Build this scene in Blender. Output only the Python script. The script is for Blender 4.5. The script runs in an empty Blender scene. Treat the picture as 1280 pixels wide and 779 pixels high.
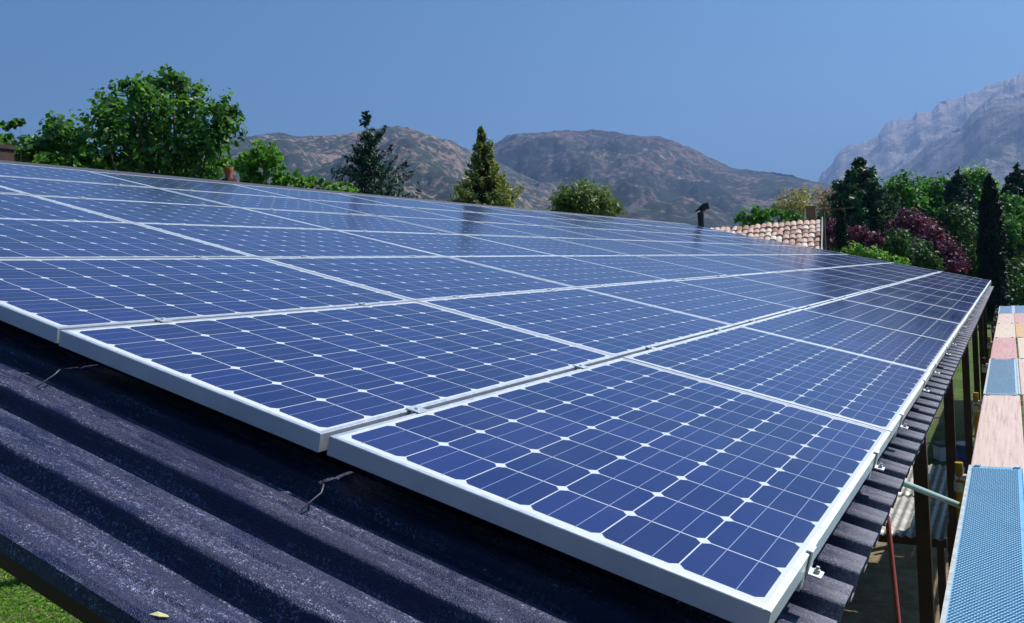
import bpy, bmesh, math, random
import numpy as np
from mathutils import Matrix, Vector, noise as mnoise
R = math.radians
rng = np.random.default_rng(7)
random.seed(7)
sc = bpy.context.scene
COL = sc.collection

# ------------------------------------------------------------------ camera
SLOPE = R(15.0)          # pitch of the shed roof
H = 2.9                  # height of the panel plane at the eave
CAM = np.array([0.3617077, -1.3975195, 3.4709477])
AX = np.array([[0.86036212, 0.50606968, -0.06058467],
               [-0.03545771, -0.05914986, -0.99761919],
               [-0.5084484, 0.86046195, -0.03294623]])   # right, down, forward
FPX = 1056.808
cd = bpy.data.cameras.new('camera')
cam = bpy.data.objects.new('camera', cd); COL.objects.link(cam)
m = Matrix.Identity(4)
for i in range(3):
    m[i][0], m[i][1], m[i][2], m[i][3] = AX[0][i], -AX[1][i], -AX[2][i], CAM[i]
cam.matrix_world = m
cd.sensor_width = 36.0; cd.lens = FPX / 1280 * 36.0
cd.clip_start = 0.02; cd.clip_end = 60000
sc.camera = cam

# ------------------------------------------------------------------ light
SUN_EL, SUN_AZ = 50.0, 40.0
w = bpy.data.worlds.new('World'); sc.world = w; w.use_nodes = True
nt = w.node_tree; nt.nodes.clear()
sky = nt.nodes.new('ShaderNodeTexSky'); sky.sky_type = 'NISHITA'; sky.sun_disc = False
sky.sun_elevation = R(SUN_EL); sky.sun_rotation = R(SUN_AZ)
sky.altitude = 300; sky.air_density = 1.0; sky.dust_density = 2.5; sky.ozone_density = 4.0
tint = nt.nodes.new('ShaderNodeMix'); tint.data_type = 'RGBA'; tint.blend_type = 'MULTIPLY'; tint.inputs[0].default_value = 1.0
tint.inputs[7].default_value = (.43, .85, .95, 1)   # the camera's cool rendering of the sky
bg = nt.nodes.new('ShaderNodeBackground'); bg.inputs[1].default_value = 0.086
wo = nt.nodes.new('ShaderNodeOutputWorld')
nt.links.new(sky.outputs[0], tint.inputs[6]); nt.links.new(tint.outputs[2], bg.inputs[0]); nt.links.new(bg.outputs[0], wo.inputs[0])
sd = bpy.data.lights.new('sun', 'SUN'); sd.energy = 5.0; sd.angle = R(0.5); sd.color = (1.0, 0.955, 0.88)
sun = bpy.data.objects.new('sun', sd); COL.objects.link(sun)
sv = Vector((math.sin(R(SUN_AZ)) * math.cos(R(SUN_EL)), math.cos(R(SUN_AZ)) * math.cos(R(SUN_EL)), math.sin(R(SUN_EL))))
sun.rotation_euler = sv.to_track_quat('Z', 'Y').to_euler(); sun.location = (5, 5, 30)
sc.view_settings.view_transform = 'Standard'; sc.view_settings.look = 'None'
sc.view_settings.exposure = 0.36; sc.view_settings.gamma = 1.0; sc.view_settings.use_curve_mapping = False
sc.render.engine = 'CYCLES'
sc.cycles.max_bounces = 6; sc.cycles.diffuse_bounces = 3; sc.cycles.glossy_bounces = 3
sc.cycles.transmission_bounces = 3; sc.cycles.transparent_max_bounces = 6; sc.cycles.volume_bounces = 0
sc.cycles.use_denoising = True
sc.cycles.volume_max_steps = 64
sc.cycles.caustics_reflective = False; sc.cycles.caustics_refractive = False

# ------------------------------------------------------------------ helpers
def at(px, py, depth):
    "world point seen at pixel (px,py) of the 1280x779 photograph at a forward depth"
    d = AX.T @ np.array([(px - 640) / FPX, (py - 389.5) / FPX, 1.0])
    return CAM + d * depth
def atz(px, py, z):
    d = AX.T @ np.array([(px - 640) / FPX, (py - 389.5) / FPX, 1.0])
    return CAM + d * ((z - CAM[2]) / d[2])

ROOF = Matrix.Translation((0, 0, H)) @ Matrix.Rotation(SLOPE, 4, 'Y')   # x down the slope, y along the eave, z normal

def link(name, me, mats=(), parent=None, mw=None):
    o = bpy.data.objects.new(name, me); COL.objects.link(o)
    for mt in mats: me.materials.append(mt)
    if mw is not None: o.matrix_world = mw
    if parent is not None: o.parent = parent
    return o
def tag(o, label=None, cat=None, group=None, kind=None):
    if label: o['label'] = label
    if cat: o['category'] = cat
    if group: o['group'] = group
    if kind: o['kind'] = kind
    return o
def thing(name, label, cat, loc=(0, 0, 0), group=None, mw=None):
    o = bpy.data.objects.new(name, None); COL.objects.link(o); o.empty_display_size = 0.1
    if mw is not None: o.matrix_world = mw
    else: o.location = loc
    return tag(o, label, cat, group)
def dup(root, label=None, mw=None):
    r = root.copy(); COL.objects.link(r)
    if mw is not None: r.matrix_world = mw
    if label: r['label'] = label
    for ch in [c for c in bpy.data.objects if c.parent == root]:
        c = ch.copy(); COL.objects.link(c); c.parent = r
        for g in [k for k in bpy.data.objects if k.parent == ch]:
            d = g.copy(); COL.objects.link(d); d.parent = c
    return r

class MB:
    "collects faces, then links them as one mesh"
    def __init__(s): s.v = []; s.f = []; s.mi = []; s.sm = []
    def add(s, vs, fs, mi=0, smooth=False):
        b = len(s.v); s.v += [tuple(map(float, p)) for p in vs]
        for f in fs: s.f.append([b + i for i in f]); s.mi.append(mi); s.sm.append(smooth)
    def box(s, a, b, mi=0):
        x0, y0, z0 = a; x1, y1, z1 = b
        s.add([(x0,y0,z0),(x1,y0,z0),(x1,y1,z0),(x0,y1,z0),(x0,y0,z1),(x1,y0,z1),(x1,y1,z1),(x0,y1,z1)],
              [(3,2,1,0),(4,5,6,7),(0,1,5,4),(1,2,6,5),(2,3,7,6),(3,0,4,7)], mi)
    def tube(s, pts, rad, n=10, mi=0, caps=True):
        pts = [Vector(p) for p in pts]
        if not hasattr(rad, '__len__'): rad = [rad] * len(pts)
        vs, fs = [], []
        for i, p in enumerate(pts):
            d = (pts[min(i + 1, len(pts) - 1)] - pts[max(i - 1, 0)]).normalized()
            a = d.cross(Vector((0, 0, 1)) if abs(d.z) < .9 else Vector((1, 0, 0))).normalized(); b = d.cross(a)
            for k in range(n):
                t = 2 * math.pi * k / n
                vs.append(p + (a * math.cos(t) + b * math.sin(t)) * rad[i])
        for i in range(len(pts) - 1):
            for k in range(n):
                fs.append((i * n + k, i * n + (k + 1) % n, (i + 1) * n + (k + 1) % n, (i + 1) * n + k))
        s.add(vs, fs, mi, True)
        if caps:
            s.add([vs[k] for k in range(n)], [tuple(range(n))], mi)
            s.add([vs[(len(pts) - 1) * n + k] for k in range(n)], [tuple(reversed(range(n)))], mi)
    def mesh(s, name):
        me = bpy.data.meshes.new(name); me.from_pydata(s.v, [], s.f)
        me.polygons.foreach_set('material_index', s.mi); me.polygons.foreach_set('use_smooth', s.sm)
        bm = bmesh.new(); bm.from_mesh(me); bmesh.ops.recalc_face_normals(bm, faces=bm.faces); bm.to_mesh(me); bm.free()
        me.update(); return me
    def build(s, name, mats, parent=None, mw=None):
        return link(name, s.mesh(name), mats if isinstance(mats, (list, tuple)) else [mats], parent, mw)

# ------------------------------------------------------------------ materials
def mat(name, col=(.5, .5, .5), rough=.6, metal=0.0, spec=.5):
    mt = bpy.data.materials.new(name); mt.use_nodes = True
    b = mt.node_tree.nodes['Principled BSDF']
    b.inputs['Base Color'].default_value = (*col, 1); b.inputs['Roughness'].default_value = rough
    b.inputs['Metallic'].default_value = metal; b.inputs['Specular IOR Level'].default_value = spec
    return mt
class N:
    "tiny node-graph helper"
    def __init__(s, mt): s.mt = mt; s.t = mt.node_tree; s.b = s.t.nodes.get('Principled BSDF')
    def new(s, typ, **kw):
        n = s.t.nodes.new(typ)
        for k, v in kw.items(): setattr(n, k, v)
        return n
    def l(s, a, b): s.t.links.new(a, b)
    def coord(s, scale=(1, 1, 1), rot=(0, 0, 0), space='Object'):
        tc = s.new('ShaderNodeTexCoord'); mp = s.new('ShaderNodeMapping')
        mp.inputs['Scale'].default_value = scale; mp.inputs['Rotation'].default_value = rot
        s.l(tc.outputs[space], mp.inputs['Vector']); return mp.outputs[0]
    def noise(s, vec, scale, detail=4, rough=.55, dist=0):
        n = s.new('ShaderNodeTexNoise'); n.inputs['Scale'].default_value = scale; n.inputs['Detail'].default_value = detail
        n.inputs['Roughness'].default_value = rough; n.inputs['Distortion'].default_value = dist
        if vec: s.l(vec, n.inputs['Vector'])
        return n.outputs[0]
    def voro(s, vec, scale, out=0, feature='F1'):
        n = s.new('ShaderNodeTexVoronoi'); n.feature = feature; n.inputs['Scale'].default_value = scale
        if vec: s.l(vec, n.inputs['Vector'])
        return n.outputs[out]
    def ramp(s, fac, stops):
        r = s.new('ShaderNodeValToRGB'); e = r.color_ramp.elements
        while len(e) < len(stops): e.new(.5)
        for i, (p, c) in enumerate(stops):
            e[i].position = p; e[i].color = (*c, 1) if len(c) == 3 else c
        s.l(fac, r.inputs[0]); return r.outputs[0]
    def gray(s, fac, a, b): return s.ramp(fac, [(a, (0, 0, 0)), (b, (1, 1, 1))])
    def mix(s, f, a, b, typ='MIX'):
        n = s.new('ShaderNodeMix', data_type='RGBA', blend_type=typ)
        if isinstance(f, (int, float)): n.inputs[0].default_value = f
        else: s.l(f, n.inputs[0])
        for k, q in ((6, a), (7, b)):
            if isinstance(q, tuple): n.inputs[k].default_value = (*q, 1)
            else: s.l(q, n.inputs[k])
        return n.outputs[2]
    def math(s, op, a, b=0.0):
        n = s.new('ShaderNodeMath', operation=op)
        for k, q in ((0, a), (1, b)):
            if isinstance(q, (int, float)): n.inputs[k].default_value = q
            else: s.l(q, n.inputs[k])
        return n.outputs[0]
    def col(s, c): s.l(c, s.b.inputs['Base Color'])
    def rough(s, c): s.l(c, s.b.inputs['Roughness'])
    def bump(s, h, strength=.3, dist=.01):
        n = s.new('ShaderNodeBump'); n.inputs['Strength'].default_value = strength; n.inputs['Distance'].default_value = dist
        s.l(h, n.inputs['Height']); s.l(n.outputs[0], s.b.inputs['Normal'])

M = {}
# anodised aluminium of frames and rails
mt = M['alu'] = mat('aluminium', (.80, .81, .84), .42, .82)
n = N(mt); c = n.coord(); f = n.noise(c, 40, 5); n.rough(n.ramp(f, [(.3, (.38,)*3), (.7, (.52,)*3)]))
n.col(n.ramp(n.noise(c, 6, 5), [(.3, (.74, .76, .82)), (.7, (.86, .88, .91))]))
# solar laminate
def glassy(name, c0, c1, rough=.10, dusty=.0):
    mt = mat(name, c0, rough); n = N(mt)
    g = n.new('ShaderNodeNewGeometry'); oi = n.new('ShaderNodeObjectInfo')
    r = n.math('FRACT', n.math('ADD', g.outputs['Random Per Island'], oi.outputs['Random']))
    base = n.ramp(r, [(0, c0), (1, c1)])
    w_ = n.coord(space='Object')
    vv = n.new('ShaderNodeVectorMath', operation='ADD'); n.l(w_, vv.inputs[0]); n.l(oi.outputs['Location'], vv.inputs[1])
    d = n.noise(vv.outputs[0], 2.2, 6, .65)
    fine = n.noise(vv.outputs[0], 90, 3, .7)
    sx = n.new('ShaderNodeSeparateXYZ'); n.l(w_, sx.inputs[0])
    low = n.math('MULTIPLY', n.gray(n.math('ADD', sx.outputs[0], n.math('MULTIPLY', d, .10)), -.06, .04), .55)
    streaks = n.gray(n.noise(n.coord((.9, 26, 1)), 1.6, 4, .6), .58, .78)
    dust = n.math('MULTIPLY', n.math('ADD', n.math('ADD', n.gray(d, .35, .8), low), n.math('MULTIPLY', streaks, .5)), dusty)
    base = n.mix(dust, base, (.24, .25, .28))
    n.col(base)
    n.rough(n.ramp(n.math('ADD', n.math('MULTIPLY', d, .7), n.math('MULTIPLY', fine, .3)), [(.3, (rough,)*3), (.75, (rough + .12,)*3)]))
    return mt
M['cell'] = glassy('silicon_cell', (.0080, .0160, .100), (.0145, .0265, .152), .095, .075)
M['backsheet'] = glassy('white_backsheet', (.70, .72, .76), (.74, .76, .80), .10, .06)
M['busbar'] = mat('tinned_busbar', (.30, .36, .55), .15)
# dark coated corrugated deck
mt = M['deck'] = mat('dark_roof_sheet', (.05, .05, .08), .6)
n = N(mt); c = n.coord()
grit = n.math('ADD', n.math('MULTIPLY', n.noise(c, 300, 2, .8), .55), n.math('MULTIPLY', n.noise(c, 110, 3, .8), .45))
streak = n.noise(n.coord((1.0, 11, 11)), 2.4, 7, .68, .5)
spots = n.noise(n.coord((2.6, 9, 9)), 2.3, 5, .6, .5)
base = n.ramp(grit, [(.38, (.006, .006, .014)), (.48, (.022, .024, .062)), (.56, (.100, .104, .220)), (.65, (.60, .60, .80))])
base = n.mix(n.math('MULTIPLY', n.gray(streak, .40, .55), .85), base, (.014, .017, .060))
wet = n.gray(spots, .50, .58)
base = n.mix(n.math('MULTIPLY', wet, .9), base, (.007, .010, .060))
rustf = n.gray(n.noise(n.coord((1, 7, 7), (0, 0, .02)), 3.1, 6, .7), .56, .70)
base = n.mix(n.math('MULTIPLY', rustf, .6), base, (.050, .036, .062))
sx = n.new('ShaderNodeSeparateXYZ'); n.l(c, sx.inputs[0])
eave_sunlit = n.gray(n.math('ADD', sx.outputs[0], n.math('MULTIPLY', n.noise(n.coord((4, 14, 4)), 3, 5, .65), .10)), .04, .12)  # sunlit rib tops painted into the colour as a paler band along the eave
base = n.mix(n.math('MULTIPLY', eave_sunlit, .75), base, n.ramp(grit, [(.35, (.10, .10, .13)), (.6, (.34, .33, .40))]))
n.col(base)
n.rough(n.mix(wet, n.ramp(grit, [(.3, (.45,)*3), (.7, (.8,)*3)]), (.34, .34, .34)))
n.bump(grit, .9, .006)
mt = M['deck_under'] = mat('deck_underside', (.10, .10, .11), .6)
mt = M['fascia'] = mat('oxide_red_steel', (.060, .018, .014), .6)
n = N(mt); c = n.coord(); n.col(n.ramp(n.noise(c, 9, 6, .65), [(.3, (.030, .011, .010)), (.7, (.085, .024, .018))])); n.bump(n.noise(c, 60, 4), .2, .003)
mt = M['post'] = mat('brown_painted_steel', (.03, .015, .013), .55)
n = N(mt); c = n.coord(); n.col(n.ramp(n.noise(c, 7, 6, .65), [(.3, (.022, .010, .009)), (.75, (.075, .030, .022))]))
mt = M['galv'] = mat('galvanised_steel', (.6, .62, .62), .45, .35)
n = N(mt); c = n.coord(); n.col(n.ramp(n.voro(c, 60, 1), [(.0, (.56, .58, .58)), (1, (.74, .76, .75))])); n.rough(n.ramp(n.noise(c, 12, 4), [(.3, (.35,)*3), (.7, (.6,)*3)]))
mt = M['rustred'] = mat('red_oxide_pole', (.36, .055, .03), .5)
n = N(mt); c = n.coord(); n.col(n.ramp(n.noise(c, 11, 6, .7), [(.3, (.24, .035, .02)), (.7, (.46, .085, .04))]))
mt = M['yellow'] = mat('yellow_pole_paint', (.55, .30, .03), .45)
n = N(mt); c = n.coord(); n.col(n.ramp(n.noise(c, 8, 6, .7), [(.3, (.34, .16, .02)), (.55, (.60, .34, .03)), (.8, (.66, .42, .08))]))
M['rust'] = mat('rusty_steel', (.10, .04, .025), .75)
n = N(M['rust']); c = n.coord(); n.col(n.ramp(n.noise(c, 14, 6, .7), [(.3, (.05, .02, .015)), (.7, (.17, .065, .035))]))
mt = M['greentube'] = mat('pale_green_tube', (.42, .56, .50), .45)
M['strap'] = mat('dull_strap', (.12, .11, .13), .5, .5)
# scaffold planks
mt = M['bluesteel'] = mat('pale_blue_steel', (.26, .46, .66), .5, .15)
n = N(mt); c = n.coord()
b_ = n.ramp(n.noise(n.coord((6, 1, 1)), 5, 6, .65), [(.3, (.14, .42, .72)), (.7, (.26, .56, .84))])
b_ = n.mix(n.gray(n.noise(c, 3.2, 6, .7), .56, .68), b_, (.15, .17, .30)); n.col(b_)
M['hole'] = mat('perforation', (.02, .045, .12), .7)
M['bossrim'] = mat('worn_rim', (.34, .62, .86), .4, .1)
M['palesteel'] = mat('very_pale_blue_steel', (.42, .60, .76), .5)
n = N(M['palesteel']); n.col(n.ramp(n.noise(n.coord((6, 1, 1)), 5, 6, .65), [(.3, (.36, .56, .74)), (.7, (.52, .68, .82))]))
M['palehole'] = mat('pale_perforation', (.16, .28, .42), .7)
def plank_wood(name, a, b2, d):
    mt = mat(name, a, .75); n = N(mt); oi = n.new('ShaderNodeObjectInfo')
    c = n.coord((38, .9, 38)); f = n.noise(c, 1.6, 6, .6)
    base = n.ramp(f, [(.28, d), (.45, a), (.72, b2)])
    base = n.mix(n.gray(n.noise(n.coord((3, 1, 3)), 3.5, 6, .7), .58, .75), base, d)
    n.col(base); n.bump(f, .25, .004); return mt
M['wood_pink'] = plank_wood('faded_pink_boards', (.66, .48, .44), (.76, .62, .57), (.48, .31, .27))
M['wood_rose'] = plank_wood('rose_boards', (.60, .33, .34), (.70, .44, .44), (.42, .20, .21))
M['wood_cream'] = plank_wood('cream_boards', (.68, .55, .46), (.76, .65, .56), (.50, .36, .30))
M['wood_orange'] = plank_wood('orange_boards', (.66, .40, .22), (.74, .50, .30), (.46, .25, .13))
mt = M['sheet'] = mat('corrugated_zinc', (.50, .50, .48), .5, .25)
n = N(mt); c = n.coord(); n.col(n.ramp(n.noise(n.coord((1, 3, 1)), 3, 6, .65), [(.3, (.26, .25, .24)), (.6, (.52, .52, .50)), (.8, (.60, .60, .58))]))

M['darksheet'] = mat('dull_grey_sheet', (.16, .16, .17), .5, .2)
# foliage
def leafmat(name, a, b, transl=.35, rough=.5):
    mt = bpy.data.materials.new(name); mt.use_nodes = True; n = N(mt); t = mt.node_tree
    t.nodes.remove(n.b)
    out = t.nodes['Material Output']
    g = n.new('ShaderNodeNewGeometry')
    colr = n.ramp(g.outputs['Random Per Island'], [(0, a), (1, b)])
    p = n.new('ShaderNodeBsdfPrincipled'); p.inputs['Roughness'].default_value = rough; p.inputs['Specular IOR Level'].default_value = .35
    tr = n.new('ShaderNodeBsdfTranslucent'); ms = n.new('ShaderNodeMixShader'); ms.inputs[0].default_value = transl
    warm = n.mix(1.0, colr, (1.25, 1.30, .55), 'MULTIPLY')
    n.l(colr, p.inputs['Base Color']); n.l(warm, tr.inputs['Color'])
    n.l(p.outputs[0], ms.inputs[1]); n.l(tr.outputs[0], ms.inputs[2]); n.l(ms.outputs[0], out.inputs['Surface'])
    return mt
L = {
 'fig': leafmat('fig_leaves', (.026, .085, .018), (.17, .36, .075), .42, .40),
 'bright': leafmat('bright_leaves', (.10, .25, .035), (.20, .40, .07), .42, .45),
 'olive': leafmat('olive_leaves', (.10, .16, .045), (.22, .29, .095), .3),
 'dark_conifer': leafmat('dark_needles', (.020, .058, .045), (.045, .105, .062), .15),
 'gold_conifer': leafmat('golden_needles', (.045, .065, .016), (.12, .14, .035), .2),
 'gold_tips': leafmat('golden_tips', (.17, .22, .05), (.40, .41, .11), .3),
 'cedar': leafmat('cedar_needles', (.028, .085, .036), (.060, .14, .055), .2),
 'broad': leafmat('broad_leaves', (.050, .16, .028), (.10, .27, .045), .4),
 'deep': leafmat('deep_leaves', (.026, .080, .020), (.060, .15, .034), .3),
 'cypress': leafmat('cypress_needles', (.008, .022, .012), (.016, .040, .018), .1),
 'purple': leafmat('purple_bracts', (.075, .018, .062), (.18, .038, .125), .35),
 'tawny': leafmat('tawny_leaves', (.28, .24, .13), (.42, .37, .22), .35),
 'tawny_red': leafmat('russet_leaves', (.30, .19, .12), (.42, .28, .19), .35),
 'grass': leafmat('grass_blades', (.10, .24, .02), (.22, .42, .05), .40),
}
mt = M['bark'] = mat('bark', (.12, .085, .06), .9)
n = N(mt); c = n.coord((6, 6, 1)); n.col(n.ramp(n.noise(c, 4, 6, .7), [(.3, (.05, .036, .028)), (.7, (.17, .125, .09))])); n.bump(n.noise(c, 9, 6), .5, .02)
# ground
mt = M['ground'] = mat('lawn_ground', (.06, .11, .03), .95, 0, .2)
n = N(mt); c = n.coord()
g1 = n.ramp(n.noise(c, 1.4, 8, .7), [(.32, (.045, .085, .016)), (.5, (.085, .150, .026)), (.68, (.15, .20, .05))])
g2 = n.ramp(n.noise(c, 2.6, 8, .7), [(.3, (.17, .125, .075)), (.7, (.30, .235, .15))])
b_ = n.mix(n.gray(n.noise(c, .09, 5, .6), .50, .62), g1, g2)
b_ = n.mix(n.gray(n.noise(c, 16, 4, .7), .45, .7), b_, (.035, .065, .014)); n.col(b_); n.bump(n.noise(c, 14, 6, .7), .8, .06)
mt = M['dirt'] = mat('packed_earth', (.22, .16, .10), .95, 0, .2)
n = N(mt); c = n.coord(); n.col(n.ramp(n.noise(c, 5, 9, .75), [(.3, (.13, .10, .055)), (.52, (.27, .20, .12)), (.7, (.36, .29, .19))])); n.bump(n.noise(c, 22, 6, .7), .6, .03)
def hillmat(name, soil, soil2, scrub, scale, rock=None, cover=(.42, .60), bs=.6, bd=14):
    mt = mat(name, soil, .95, 0, .15); n = N(mt); c = n.coord()
    base = n.ramp(n.noise(c, scale * .12, 6, .6), [(.35, soil), (.65, soil2)])
    if rock:
        base = n.mix(n.gray(n.noise(n.coord((1, 1, .55)), scale * .45, 8, .7), .58, .68), base, rock)
    k = n.noise(c, scale, 6, .68)
    big = n.noise(c, scale * .10, 4, .55)
    f = n.gray(n.math('ADD', n.math('MULTIPLY', k, .62), n.math('MULTIPLY', big, .38)), *cover)
    base = n.mix(f, base, scrub); n.col(base)
    cr = n.noise(n.coord((1, 1, .35)), scale * .35, 9, .72)
    n.bump(n.math('ADD', cr, n.math('MULTIPLY', k, .25)), bs, bd)
    return mt
M['hill_near'] = hillmat('scrub_hill', (.23, .155, .13), (.32, .225, .17), (.034, .048, .036), .060, (.50, .44, .40), (.43, .51))
M['hill_far'] = hillmat('dark_scrub_hill', (.15, .105, .10), (.21, .15, .125), (.020, .032, .028), .048, (.48, .42, .39), (.41, .50))
M['mountain'] = hillmat('limestone_mountain', (.50, .43, .41), (.60, .52, .49), (.20, .185, .18), .006, (.74, .66, .63), (.49, .60), 1.0, 260)
M['mountain_front'] = hillmat('wooded_mountain', (.26, .23, .22), (.34, .30, .28), (.06, .075, .065), .006, (.52, .44, .44), (.44, .54), 1.0, 220)

# ------------------------------------------------------------------ ground
LOW = -1.2
def ground_z(x): return 0.0 if x > -7.6 else (LOW if x < -10 else LOW * (-7.6 - x) / 2.4)
gx = [-14000, -3000, -600, -150, -60, -30, -20, -15, -12.5, -10, -9, -8.2, -7.6, -6, -3, 0, 3, 8, 20, 60, 200, 900, 4000, 14000]
gy = [-3000, -600, -100, -30, -10, -4, 0, 4, 8, 14, 20, 30, 50, 120, 400, 1500, 5000, 14000]
gm = MB(); gm.add([(x, y, ground_z(x)) for x in gx for y in gy], [(i*len(gy)+j, (i+1)*len(gy)+j, (i+1)*len(gy)+j+1, i*len(gy)+j+1) for i in range(len(gx)-1) for j in range(len(gy)-1)])
tag(gm.build('ground', M['ground']), kind='structure')
dm = MB()
pts = []
for k in range(40):
    t = 2*math.pi*k/40; q = 1 + .16*math.sin(3*t+1) + .1*math.sin(7*t)
    pts.append((-.6 + 2.3*q*math.cos(t), 6.0 + 8.5*q*math.sin(t), .006))
dm.add(pts, [tuple(range(40))]); tag(dm.build('dirt_path', M['dirt']), kind='structure')

# ------------------------------------------------------------------ hills
def fbm(p, o=5, H_=.9): return mnoise.fractal(Vector(p), H_, 2.1, o, noise_basis='PERLIN_ORIGINAL')
def ridge_terrain(name, sky_px, depth, back, front, material, gully, seed, nu=260, nv=70, rough=.03, cliff=0.0, jag=1.6):
    "terrain whose crest follows the skyline; sky_px = [(px,py)], crest at horizontal distance depth"
    xs = np.array([p[0] for p in sky_px], float); ys = np.array([p[1] for p in sky_px], float)
    px = np.linspace(xs[0], xs[-1], nu); py = np.interp(px, xs, ys)
    ker = np.ones(5) / 5; pys = np.convolve(np.pad(py, 2, 'edge'), ker, 'valid')
    jit = np.array([jag * (1.6 * fbm((v_ * .035, seed, .5), 5) - abs(fbm((v_ * .09, seed + 3, .5), 4))) for v_ in px])
    vs = []
    for i in range(nu):
        d = AX.T @ np.array([(px[i] - 640) / FPX, (pys[i] - 389.5) / FPX, 1.0])
        h = math.hypot(d[0], d[1]); dirx, diry = d[0] / h, d[1] / h; el = d[2] / h
        wob = 1 + .12 * fbm((i * .02, seed, 3.3), 3)
        for j in range(nv):
            t = j / (nv - 1)                    # 0 foot .. .72 crest .. 1 behind
            if t <= .72: q = t / .72; dist = front + (depth - front) * q * (wob if q < 1 else wob)
            else: q = 1 - (t - .72) / .28; dist = depth * wob + (back) * (1 - q)
            s_ = q * q * (3 - 2 * q) * .45 + q * .55
            x, y = CAM[0] + dirx * dist, CAM[1] + diry * dist
            top = el * depth * wob
            nz = fbm((x * gully, y * gully, seed), 6)
            nz2 = abs(fbm((x * gully * 2.2 + 9, y * gully * 2.2, seed + 5), 5))
            edge = min(1, q * 3) * (1 - q ** 2.2)
            z = top * s_ + top * (.16 * nz - .10 * nz2) * edge + top * rough * fbm((x * gully * 6, y * gully * 6, seed), 4) * (.14 + .86 * edge)
            if cliff:
                rg = mnoise.ridged_multi_fractal(Vector((x * gully * 1.7, y * gully * 1.7, z * gully * .8 + seed)), .9, 2.2, 7, 1.0, 2.0)
                z += top * cliff * (rg - 1.1) * (.15 + .85 * edge) * min(1, q * 2)
            z = z - jit[i] / FPX * depth * min(1, q) ** 6 + CAM[2] * q
            vs.append((x, y, max(z, -1.6) if q > .02 else -1.6))
    fs = [(i*nv + j, (i+1)*nv + j, (i+1)*nv + j + 1, i*nv + j + 1) for i in range(nu - 1) for j in range(nv - 1)]
    b = MB(); b.add(vs, fs, 0, True)
    return tag(b.build(name, material), kind='structure')
ridge_terrain('hill', [(-420,235),(-200,215),(0,205),(140,195),(250,186),(300,177),(340,171),(380,175),(410,177),(450,171),(480,166),(505,164),(530,168),(560,178),(590,192),(620,206),(660,222),(720,246),(800,268),(900,300)], 2600, 900, 700, M['hill_near'], .0016, 2.0, 420, 130, .085)
ridge_terrain('hill', [(430,300),(520,240),(580,205),(615,188),(640,177),(665,170),(690,165),(715,166),(745,167),(790,171),(830,178),(860,187),(885,198),(915,211),(950,215),(985,219),(1020,226),(1060,238),(1120,262),(1200,290)], 3600, 1500, 1100, M['hill_far'], .0012, 11.0, 420, 130, .075)
ridge_terrain('mountain', [(985,250),(1015,233),(1028,217),(1036,207),(1048,196),(1058,192),(1070,183),(1085,178),(1098,172),(1112,162),(1124,158),(1138,150),(1150,141),(1164,139),(1176,131),(1190,128),(1206,117),(1220,114),(1240,108),(1262,101),(1300,92),(1400,70),(1550,60),(1700,110)], 7000, 2500, 3500, M['mountain'], .00055, 21.0, 620, 130, .06, .11, 5.0)
ridge_terrain('mountain', [(1040,262),(1090,236),(1120,214),(1140,199),(1160,184),(1178,172),(1192,164),(1204,158),(1212,147),(1224,136),(1240,129),(1262,124),(1300,117),(1400,110),(1550,120),(1700,160)], 5200, 1500, 2600, M['mountain_front'], .00075, 31.0, 620, 130, .06, .09, 3.5)

# ------------------------------------------------------------------ shed
shed = thing('shed', 'long open shed roofed with dark ribbed metal under the solar panels', 'shed', mw=ROOF)
Y0, Y1 = -.578, 20.30          # rakes
XE, XR = .075, -7.16          # eave, ridge (roof-local x)
DT = -.130                    # top of the ribs
def deck_profile():
    p = []; P = .206; y = Y0; hgt = .048
    def rib(t):                                # t 0..P, rounded shoulders
        def sm_(a, b, v): v = min(1, max(0, (v - a) / (b - a))); return v*v*(3 - 2*v)
        up_ = 1 - sm_(.108, .134, t) + sm_(.184, .205, t)
        return DT - hgt * (1 - up_) - .005 * math.exp(-((t - .054) / .006) ** 2)
    while y < Y1:
        for t in (0, .030, .044, .050, .054, .058, .064, .080, .100, .107, .112, .117, .121, .125, .130, .135, .160, .183, .188, .193, .197, .201):
            if y + t <= Y1: p.append((y + t, rib(t)))
        y += P
    return p
prof = deck_profile(); b = MB(); vs = []; fs = []
xs = [XE] + list(np.linspace(XE - .3, XR, 24)); npf = len(prof)
for off in (0, -.003):
    for x_ in xs:
        for (y_, z_) in prof:
            wv = 0 if off else 0
            vs.append((x_, y_, z_ + off + .0022 * math.sin(x_ * 2.7 + y_ * 1.9)))
L1 = len(xs) * npf
for i in range(len(xs) - 1):
    for k in range(npf - 1):
        a = i*npf + k; fs.append((a, a+1, a+1+npf, a+npf)); fs.append((L1+a, L1+a+npf, L1+a+1+npf, L1+a+1))
for i0 in (0, len(xs) - 1):
    for k in range(npf - 1): a = i0*npf + k; fs.append((a, L1+a, L1+a+1, a+1))
for k0 in (0, npf - 1):
    for i in range(len(xs) - 1): a = i*npf + k0; fs.append((a, a+npf, L1+a+npf, L1+a))
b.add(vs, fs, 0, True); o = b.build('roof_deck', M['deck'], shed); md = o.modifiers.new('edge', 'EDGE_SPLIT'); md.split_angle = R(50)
b = MB()   # rake flashing turned down over the near edge
b.add([(XE, Y0+.002, DT+.004), (XR, Y0+.002, DT+.004), (XR, Y0-.012, DT-.001), (XE, Y0-.012, DT-.001), (XR, Y0-.020, DT-.026), (XE, Y0-.020, DT-.026)], [(0,1,2,3), (3,2,4,5)])
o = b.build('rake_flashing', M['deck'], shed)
sm = o.modifiers.new('thick', 'SOLIDIFY'); sm.thickness = .0015; sm.offset = 1
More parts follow.
